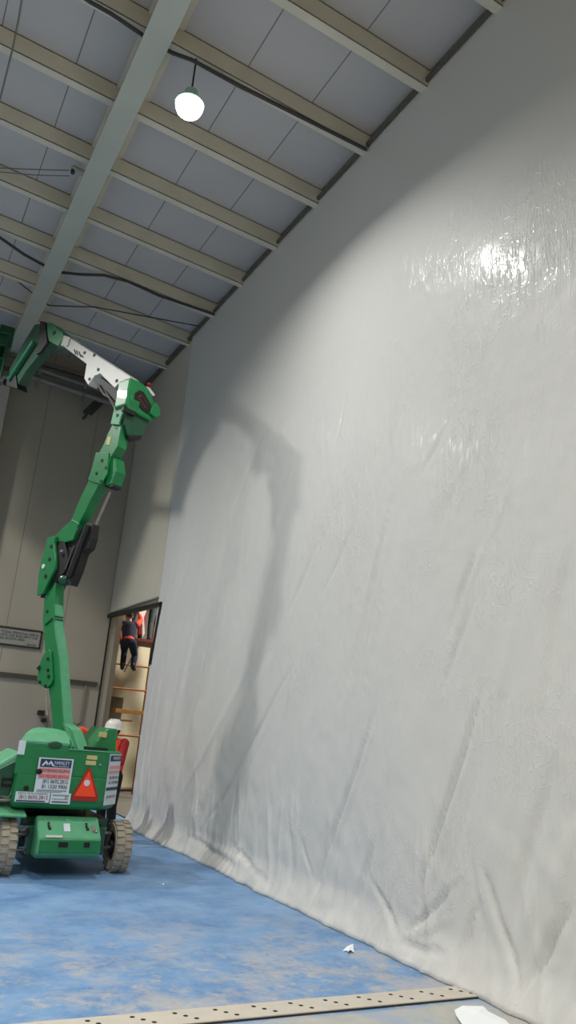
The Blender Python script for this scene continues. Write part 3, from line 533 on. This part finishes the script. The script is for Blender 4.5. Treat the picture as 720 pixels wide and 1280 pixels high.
# mid joint
mid=plate('mid_link',[(63,673),(73,671),(71,680),(73,702),(72,712),(64,728),(57,743),(49.5,745),(52,718),(55,702),(58.5,691)],M['green'],lift,.045,-.05)
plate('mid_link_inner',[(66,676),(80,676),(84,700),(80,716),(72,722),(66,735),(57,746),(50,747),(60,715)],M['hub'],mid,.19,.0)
pins(((68,684),(66,700),(61,721)),.026,-.05,mid)
b=B(); pin(b,58.5,709,.034,-.05,.012); obj('reflector_disc',b,M['white'],mid)
b=B(); sph(b,bp_(76,724)+BN*.075,.1,(1,.85,.8)); obj('joint_cap',b,M['green_dk'],mid,smooth=True)
cyl_=plate('lift_cylinder',[(76,676),(90,672),(101,655),(105,652),(112,654),(110,671),(106,684),(99,690),(92,712),(84,731),(79,728),(80,715),(74,712)],M['black'],lift,.12,.05)
b=B(); cyl(b,bp_(84,720)+BN*.03,bp_(108,656)+BN*.03,.045); cyl(b,bp_(82,706)+BN*.02,bp_(98,676)+BN*.02,.018); obj('hydraulic_barrel',b,M['hub'],cyl_,smooth=True)
b=B(); cyl(b,bp_(82,712)-BN*.005,bp_(93,682)-BN*.005,.010); cyl(b,bp_(88,708)-BN*.005,bp_(99,680)-BN*.005,.010); cyl(b,bp_(78,689)-BN*.0,bp_(78.5,692)-BN*.02,.03); obj('hose',b,mat('hose_grey',(90,84,88),.4),cyl_)
# upper riser
up=plate('upper_arm',[(66,673),(77,661),(89,650),(100,623),(108.6,605),(115.5,589),(122.5,568),(129.4,555),(135,541),(140.6,530),(152,530),(147,558),(138,572),(132,590),(124,605),(113,625),(107,638),(98,655),(91,675),(80,678),(72,681)],M['green'],lift,.155)
col=plate('slide_collar',[(121,566),(137,566),(135,593),(128,606),(117,603),(111,600),(115,589)],M['green'],up,.02,-.02)
plate('slide_block',[(134,572),(139,570),(141,572),(143,588),(137,604),(131,606),(128,600)],M['green'],up,.17,.03)
plate('slide_block_shoe',[(131,602),(137,602),(138,607),(132,609),(127,607)],M['black'],up,.16,.04)
pins(((129,576),(134,585),(122,592),(128,602)),.022,-.02,up); pins(((98,662),),.025,0,up)
b=B(); cyl(b,bp_(109,655)+BN*.13,bp_(128,611)+BN*.13,.022); obj('ram_rod',b,M['steel'],up,smooth=True)
plate('maker_label',[(135,546),(139,546),(137,556),(132.5,556)],M['yellow'],up,.004,-.005,0)
b=B(); p1=bp_(90,650)-BN*.003; p2=bp_(99,655)-BN*.003; cyl(b,p1,p2,.008,n=6); obj('weld_line',b,M['green_pale'],up)
# elbow head
gus=plate('gusset_plate',[(140,531),(150.5,532),(156,514),(157,497),(155,488),(152,481),(150,490),(144,514)],M['green_pale'],lift,.03,-.03)
pins(((153,480),(156,491),(156,499),(149,520)),.022,-.03,gus)
NH=Vector((.3714,-.9285,0))
head=B(); H=[(152,479),(157,473),(163,471.5),(164,500),(160,512),(156,512),(150,530),(146,540),(140,530),(146,505)]
ext(head,[bp_(x,y) for x,y in H],BN*.155); hd=obj('elbow_base',head,M['green'],lift,bevel=.01)
# broad cast cover facing back down the arm: outline in the plane square to the boom
QC=NH.dot(bp_(160,500))
def hp_(px,py,o=.05): return hit(px,py,tuple(NH),QC+o)
b=B(); ext(b,[hp_(x,y) for x,y in [(163,472),(172,475),(181,481),(186,487),(193,502),(199.5,512),(198.5,521),(193,526),(187,525),(170,516),(160,511),(157,505),(160,488)]],-NH*.26); eh=obj('elbow_cover',b,M['green'],lift,bevel=.02)
b=B(); ext(b,[hp_(x,y,.053) for x,y in [(167,499),(169,491),(174,488),(179,490),(188,505),(189,512),(184,517),(177,512)]],NH*.012); ho=obj('cover_opening',b,M['hole'],eh,bevel=.005)
b=B(); cyl(b,hp_(172,496,.058),hp_(182,510,.058),.012); cyl(b,hp_(177,493,.058),hp_(185,506,.058),.008); sph(b,hp_(175,496,.06),.022); obj('cable_bundle',b,mat('dark_red_hose',(96,34,26),.5),ho)
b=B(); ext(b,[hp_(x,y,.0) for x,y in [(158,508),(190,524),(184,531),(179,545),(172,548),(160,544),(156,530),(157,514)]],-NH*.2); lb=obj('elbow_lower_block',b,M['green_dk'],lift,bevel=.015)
b=B(); ext(b,[hp_(x,y,.01) for x,y in [(160,543),(179,544),(176,550),(169,550),(162,548)]],-NH*.2); obj('rubber_stop',b,M['black'],lb,bevel=.01)
b=B(); ext(b,[hp_(x,y,.056) for x,y in [(155,508),(170,515),(169,520),(154,513)]],-NH*.05); obj('latch_bar',b,M['black'],eh)
b=B(); ext(b,[hp_(x,y,-.1) for x,y in [(183,483),(187,484),(194,494),(191,495)]],-NH*.04); obj('white_bracket',b,M['white'],eh)
b=B(); sph(b,hp_(186,481,-.1),.035); obj('red_light',b,M['redc'],eh)
b=B(); ext(b,[hp_(x,y,.06) for x,y in [(189,508),(194,503),(199.5,512),(198.5,521),(192,522),(186,517)]],NH*.03); obj('corner_boss',b,M['green'],eh,bevel=.012)
# telescoping jib boom, pale grey
wb=plate('telescopic_arm',[(82,421),(88,422.5),(163,471),(161,485),(155,478),(150,484),(147.5,480),(143,485),(125,467),(118,470),(110,481.5),(105,473),(108,455),(78,432)],M['grey_boom'],lift,.16)
pins(((112,474),(123,462),(106,441),(118,444),(146,476)),.024,0,wb)
text('MODEL',.09,M['ink'],None,(0,0,0),UX,UZ) if False else None
b=B(); 
for (a_,c_) in (((93,437),(95,443)),((96,438.5),(97.5,444)),((99,440),(101,446)),((102,444),(104,447))):
    p1=bp_(*a_)-BN*.003; p2=bp_(*c_)-BN*.003; cyl(b,p1,p2,.010,n=6)
obj('number_marks',b,M['ink'],wb)
plate('end_collar',[(81,419.5),(89,422),(85,434),(77,432.5)],M['grey_boom'],wb,.20,-.02)
b=B(); path(b,[bp_(121,480)+BN*.02,bp_(128,492)+BN*.02,bp_(135,496)+BN*.02,bp_(141,508)+BN*.03,bp_(142,520)+BN*.05],.016); path(b,[bp_(124,480)+BN*.06,bp_(133,497)+BN*.06,bp_(143,505)+BN*.07,bp_(146,515)+BN*.07],.012); obj('hose_loop',b,M['steel'],wb,smooth=True)
b=B(); ext(b,[bp_(x,y)+BN*.05 for x,y in [(122,469),(143,485),(148,488),(147,503),(140,500),(131,489),(121,480)]],BN*.08); obj('ram',b,M['hub'],wb,bevel=.01)
# knuckle and jib
kn=plate('tip_knuckle',[(60,403.5),(65,404),(80,417),(81,421),(74,433.5),(62,427),(60,415)],M['green'],lift,.2,-.02)
b=B(); pin(b,69,417,.035,-.02,.014); obj('pin',b,M['hub'],kn)
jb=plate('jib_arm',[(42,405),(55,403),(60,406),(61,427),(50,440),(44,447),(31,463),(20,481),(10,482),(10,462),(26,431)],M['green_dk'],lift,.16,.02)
b=B(); cyl(b,bp_(44,428)-BN*.03,bp_(13,476)-BN*.03,.035); obj('jib_ram',b,mat('jib_ram_paint',(42,120,90),.3,.3),jb,smooth=True)
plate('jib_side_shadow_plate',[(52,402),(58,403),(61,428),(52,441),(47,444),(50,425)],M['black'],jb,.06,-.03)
plate('jib_end_bracket',[(8,470),(20,470),(22,486),(8,482)],M['black'],jb,.2,-.01)
# work basket mostly outside the frame, hanging at the jib end
Pb=bp_(8,478); z0=7.25
bk=B(); cx,cy=.42,14.2
bx(bk,(cx,cy,z0+.03),(1.3,.76,.05)); fl_=obj('basket_floor',bk,M['green_dk'],lift,bevel=.01)
bk=B()
for z in (.15,.55,1.05):
    for s in (-1,1): cyl(bk,(cx-.65,cy+s*.38,z0+z),(cx+.65,cy+s*.38,z0+z),.022,n=10); cyl(bk,(cx+s*.65,cy-.38,z0+z),(cx+s*.65,cy+.38,z0+z),.022,n=10)
for sx in (-1,-.33,.33,1):
    for s in (-1,1): cyl(bk,(cx+sx*.65,cy+s*.38,z0),(cx+sx*.65,cy+s*.38,z0+1.05),.022,n=10)
obj('basket_rail',bk,M['green_dk'],fl_,smooth=True)
bk=B(); bx(bk,(cx+.63,cy,z0+.55),(.02,.7,1.0)); bx(bk,(cx,cy+.37,z0+.55),(1.24,.02,1.0)); obj('basket_shadow_panel',bk,M['green_dk'],fl_)  # solid sides added to deepen the basket's shadow on the wall
bk=B(); bx(bk,(cx+.60,cy-.1,z0+1.02),(.26,.5,.42)); pass; obj('control_console',bk,M['green_dk'],fl_,bevel=.02)
bk=B(); cyl(bk,Pb,(.95,13.85,z0+.12),.06); obj('basket_mount',bk,M['black'],fl_)
# ================================================================== PEOPLE
def blob(parts,vox):
    bm=B()
    for p in parts:
        if p[0]=='c':
            _,pts=p
            for (a,ra),(c,rc) in zip(pts,pts[1:]): cyl(bm,a,c,ra,rc,n=14)
            for a,ra in pts: sph(bm,a,ra,n=14)
        else: sph(bm,p[1],p[2],p[3],n=18,rot=p[4] if len(p)>4 else None)
    me=bpy.data.meshes.new('b'); bm.to_mesh(me); bm.free(); o=bpy.data.objects.new('b',me); COL.objects.link(o)
    r=o.modifiers.new('r','REMESH'); r.mode='VOXEL'; r.voxel_size=vox; s=o.modifiers.new('s','SMOOTH'); s.iterations=3; s.factor=.5
    bpy.context.view_layer.update(); m2=bpy.data.meshes.new_from_object(o.evaluated_get(bpy.context.evaluated_depsgraph_get())); bpy.data.objects.remove(o)
    for p in m2.polygons: p.use_smooth=True
    return m2
def mobj(name,me,m,parent=None):
    me.materials.clear(); me.materials.append(m); me.name=name; o=bpy.data.objects.new(name,me); COL.objects.link(o)
    if parent: o.parent=parent
    return o
def person(loc,rz,J,label,top,trou,vest=None,helmet=True,vox=.011):
    """J: joints in local metres, facing -y; origin on the ground"""
    V3=lambda k: Vector(J[k]); P=[]
    head=V3('head'); fwd=Vector(J.get('face',(0,-1,0))).normalized(); side=fwd.cross(Vector((0,0,1))).normalized()
    body=[('s',head+Vector((0,0,.02)),.1,(.80,.95,1.12)),('s',head+fwd*.03-Vector((0,0,.06)),.065,(.9,.9,.95)),('s',head+fwd*.1-Vector((0,0,.01)),.016,(.8,1.1,1.6)),('s',head+fwd*.088-Vector((0,0,.05)),.014,(1.6,.8,.7)),
      ('s',head+side*.082,.022,(.5,1,1.4)),('s',head-side*.082,.022,(.5,1,1.4)),
      ('c',[(head-Vector((0,0,.07)),.052),(V3('neck'),.058)]),
      ('c',[(V3('neck')-Vector((0,0,.05)),.08),(V3('chest'),.14),(V3('waist'),.125),(V3('pelvis'),.13)])]
    for s in 'lr':
        sh,el,wr,hi,kn_,an,to=[V3(k+s) for k in ('sh','el','wr','hi','kn','an','to')]
        body+= [('c',[(V3('chest')*.35+sh*.65,.075),(sh,.062),(sh*.5+el*.5,.05),(el,.042),(el*.6+wr*.4,.042),(wr,.028)]),
          ('c',[(hi,.092),(hi*.5+kn_*.5,.078),(kn_,.058),(kn_*.65+an*.35,.058),(an,.04)]),('c',[(an,.042),(an*.5+to*.5-Vector((0,0,.01)),.036),(to,.026)])]
        d=(wr-el).normalized(); ax=d.cross(Vector((0,1,.2))).normalized(); bend=d.cross(ax).normalized()
        pc=wr+d*.045; body.append(('s',pc,.04,(1,1,1))); body.append(('c',[(wr,.026),(wr+d*.08,.03)]))
        for i,(o_,l) in enumerate(((-.03,.068),(-.01,.078),(.01,.072),(.03,.056))):
            a=wr+d*.085+ax*o_; body.append(('c',[(a-d*.02,.0105),(a+d*l*.5+bend*.006,.0095),(a+d*l*.85+bend*.025,.008)]))
        a=wr+d*.035-ax*.028; body.append(('c',[(a,.013),(a-ax*.03+d*.03+bend*.01,.011),(a-ax*.035+d*.06+bend*.02,.009)]))
    root=mobj('person',blob(body,vox),M['skin']); root.location=loc; root.rotation_euler=(0,0,rz); tag(root,label,'person','workers')
    sm=[('c',[(V3('neck')-Vector((0,0,.055)),.085),(V3('chest'),.158),(V3('waist'),.142),(V3('pelvis')+Vector((0,0,.03)),.142)])]
    for s in 'lr': sh,el,wr=[V3(k+s) for k in ('sh','el','wr')]; sm.append(('c',[(V3('chest')*.35+sh*.65,.09),(sh,.075),(sh*.5+el*.5,.064),(el,.055),(el*.6+wr*.4,.054),(el*.1+wr*.9,.04)]))
    mobj('shirt',blob(sm,.014),top,root)
    tm=[('c',[(V3('waist')*.3+V3('pelvis')*.7,.138),(V3('pelvis'),.15)])]
    for s in 'lr': hi,kn_,an,to=[V3(k+s) for k in ('hi','kn','an','to')]; tm.append(('c',[(hi,.108),(hi*.5+kn_*.5,.092),(kn_,.073),(kn_*.65+an*.35,.072),(kn_*.08+an*.92,.062)]))
    mobj('trousers',blob(tm,.014),trou,root)
    for s in 'lr':
        an,to=V3('an'+s),V3('to'+s); mobj('boot',blob([('c',[(an+Vector((0,0,.04)),.056),(an,.056),(an*.4+to*.6-Vector((0,0,.012)),.05),(to,.042)])],.012),M['boot'],root)
    if vest: mobj('safety_vest',blob([('c',[(V3('neck')-Vector((0,0,.07)),.10),(V3('chest'),.176),(V3('waist'),.158),(V3('waist')*.5+V3('pelvis')*.5,.156)]),('c',[(V3('shl')*.8+V3('chest')*.2,.088),(V3('shr')*.8+V3('chest')*.2,.088)])],.014),vest,root)
    b=B()
    for s in (-1,1): sph(b,head+fwd*.086+side*.033*s+Vector((0,0,.015)),.011)
    e=obj('eyes',b,M['eye'],origin=(0,0,0)); e.parent=root
    b=B(); sph(b,head+Vector((0,0,.045))-fwd*.012,.108,(.82,.98,1.02))
    for v in [v for v in b.verts if v.co.z<head.z+.02 and (v.co-head).dot(fwd)>-.02]: v.co-=fwd*.05
    h=obj('hair',b,M['hair'],origin=(0,0,0),smooth=True); h.parent=root
    if helmet:
        b=B(); n=28; prof=[(.150,.035),(.138,.05),(.134,.09),(.120,.135),(.085,.17),(.04,.186),(.002,.19)]; lathe(b,prof,head,n=n); 
        sph(b,head+fwd*.12+Vector((0,0,.045)),.085,(1.1,.9,.12)); bx(b,head+Vector((0,0,.175)),(.03,.16,.03))
        h=obj('hard_hat',b,M['helmet'],origin=(0,0,0),smooth=True); h.parent=root
    return root
def stand(h=1.70,**k):
    J=dict(head=(0,-.01,1.57),neck=(0,0,1.42),chest=(0,0,1.26),waist=(0,0,1.08),pelvis=(0,0,.95),
      shl=(.18,0,1.38),shr=(-.18,0,1.38),ell=(.25,-.02,1.10),elr=(-.25,-.02,1.10),wrl=(.24,-.14,.86),wrr=(-.24,-.14,.86),
      hil=(.09,0,.90),hir=(-.09,0,.90),knl=(.11,-.02,.49),knr=(-.11,-.02,.49),anl=(.12,.02,.09),anr=(-.12,.02,.09),tol=(.14,-.14,.045),tor=(-.14,-.14,.045))
    J.update(k); return J
# worker standing behind the lift, bent slightly over its controls
w=on_y(149,915,11.9)
person((w.x-.02,11.9,0),math.radians(-65),stand(head=(0,-.09,1.53),neck=(0,-.03,1.40),ell=(.27,-.10,1.12),wrl=(.2,-.34,1.10),elr=(-.27,-.1,1.12),wrr=(-.2,-.34,1.10)),'worker in white hard hat and orange vest standing behind the green lift',M['redc'],M['dark'],M['hivis'])
w2=on_y(104,925,12.9)
JB=stand(head=(0,-.38,1.34),neck=(0,-.25,1.40),chest=(0,-.15,1.29),waist=(0,-.05,1.08),shl=(.18,-.19,1.40),shr=(-.18,-.19,1.40),ell=(.26,-.3,1.05),elr=(-.26,-.3,1.05),wrl=(.2,-.44,.82),wrr=(-.2,-.44,.82))
for k in JB: JB[k]=(JB[k][0],JB[k][1],JB[k][2]*1.065)
person((w2.x+.03,12.9,0),math.radians(10),JB,'person in orange top bending behind the base of the green boom',M['hivis'],M['dark'],None,False)
# ------------------------------------------------------------------ scaffold beyond the opening
YS=18.2
sc=thing('scaffold',(5.7,YS+.5,0),'tall tubular scaffold with rungs and planks seen through the black framed opening','scaffold')
def tube(name,P,r,m,y=YS,parent=None): b=B(); path(b,[on_y(px,py,y) for px,py in P],r); return obj(name,b,M[m],parent or sc,smooth=True)
def post(x,y,name='post'): b=B(); cyl(b,(x,y,0),(x,y,4.4),.032); return obj(name,b,M['rust'],sc,smooth=True)
px0=on_y(143,830,YS).x; px1=px0+1.25
for x,y in ((px0,YS),(px1,YS),(px0,YS+1.2),(px1,YS+1.2)): post(x,y)
for z in (on_y(165,832,YS).z,on_y(165,862,YS).z,on_y(165,920,YS).z): b=B(); cyl(b,(px0,YS,z),(px1,YS,z),.022); obj('rung',b,M['rust'],sc)
zp=on_y(180,801,YS).z
b=B(); bx(b,((px0+px1)/2+.3,YS+.55,zp),(1.1,1.3,.07)); obj('platform',b,M['redwood'],sc,bevel=.005)
zq=on_y(156,889,YS).z
b=B(); bx(b,((px0+px1)/2+.05,YS+.1,zq),(1.0,.3,.09)); obj('plank',b,M['wood'],sc,bevel=.005)
tube('brace',[(157,768),(169,808)],.024,'wood',YS-.1); tube('brace',[(155,840),(173,808)],.022,'galv',YS-.1); tube('brace',[(125,899),(165,901)],.02,'rust')
# pale sheet hung behind the scaffold
V=[];nx,nz=60,50
for i in range(nx):
    for j in range(nz):
        x=px0-.15+2.6*i/(nx-1); z=.05+3.75*j/(nz-1); V.append((x,YS+1.75+.07*math.sin(x*7+z*1.5)+.05*math.sin(z*5+x*3)*(1-j/nz),z))
Q=[(i*nz+j,i*nz+j+1,(i+1)*nz+j+1,(i+1)*nz+j) for i in range(nx-1) for j in range(nz-1)]
me=bpy.data.meshes.new('hanging_sheet'); me.from_pydata(V,[],Q); me.materials.append(mat('cream_sheet',(196,186,160),.6,0,.12,1.5)); [setattr(p,'use_smooth',True) for p in me.polygons]
o=bpy.data.objects.new('hanging_sheet',me); COL.objects.link(o); o.modifiers.new('t','SOLIDIFY').thickness=.004; tag(o,'creased cream sheet hanging behind the scaffold in the opening','sheet')
b=B(); bx(b,(px0+.35,YS+1.42,on_y(150,895,YS+1.42).z),(.75,.3,.9)); bx(b,(px0+.35,YS+1.42,on_y(150,895,YS+1.42).z-1.0),(.7,.28,1.1)); tag(obj('stacked_crate',b,mat('grey_crate',(104,98,84),.8),bevel=.02),'tall grey crate stack in shadow behind the scaffold post','crate')
# people on the scaffold (heads above the top of the opening)
JA=stand(hil=(.09,.10,.62),hir=(-.09,.10,.62),pelvis=(0,.10,.66),waist=(0,.04,.80),chest=(0,-.04,.96),neck=(0,-.10,1.12),head=(0,-.12,1.27),shl=(.18,-.08,1.08),shr=(-.18,-.08,1.08),ell=(.28,-.2,.88),elr=(-.26,-.2,1.2),wrl=(.24,-.34,.70),wrr=(-.2,-.34,1.36),knl=(.13,-.14,.42),knr=(-.12,-.1,.36))
for k in JA: JA[k]=(JA[k][0]+.14*max(0,JA[k][2]-.3),JA[k][1],JA[k][2])
pA=on_y(159,838,YS-.45)
person((pA.x,YS-.45,pA.z),math.radians(155),JA,'climbing worker in navy clothes with orange sleeves, lowest of the scaffold workers',M['hivis'],M['denim'],M['denim'],False)
pB=on_y(167,797,YS+.25)
person((pB.x+.02,YS+.25,zp+.035),math.radians(170),stand(),'worker in navy and red clothes standing on the scaffold platform, head hidden by frame',M['redc'],M['denim'],None)
pC=on_y(191,797,YS+.75)
person((pC.x,YS+.75,zp+.035),math.radians(200),stand(),'rightmost worker on the scaffold platform, in grey teal clothes',M['teal'],M['teal'],None)
tag(obj('rag',(lambda b:(ext(b,[on_y(173,762,YS-.2),on_y(184,761,YS-.2),on_y(180,772,YS-.2),on_y(181,792,YS-.2),on_y(178,797,YS-.2),on_y(178,780,YS-.2)],(0,.02,0)),b)[1])(B()),M['paper']),'white cloth hanging between the two workers on the platform','cloth')
b=B(); bx(b,on_y(177.5,778,YS+.0),(.16,.06,.62)); tag(obj('red_jacket',b,M['redc'],bevel=.025),'red jacket hanging beside the navy trousers on the scaffold','jacket')
# ------------------------------------------------------------------ world and view
wd=bpy.data.worlds.new('world'); SC.world=wd; wd.use_nodes=True; wd.node_tree.nodes['Background'].inputs[0].default_value=(.02,.02,.02,1)
vs=SC.view_settings; SC.display_settings.display_device='sRGB'; vs.view_transform='Standard'; vs.look='None'; vs.gamma=1; vs.use_curve_mapping=False; vs.exposure=0.18
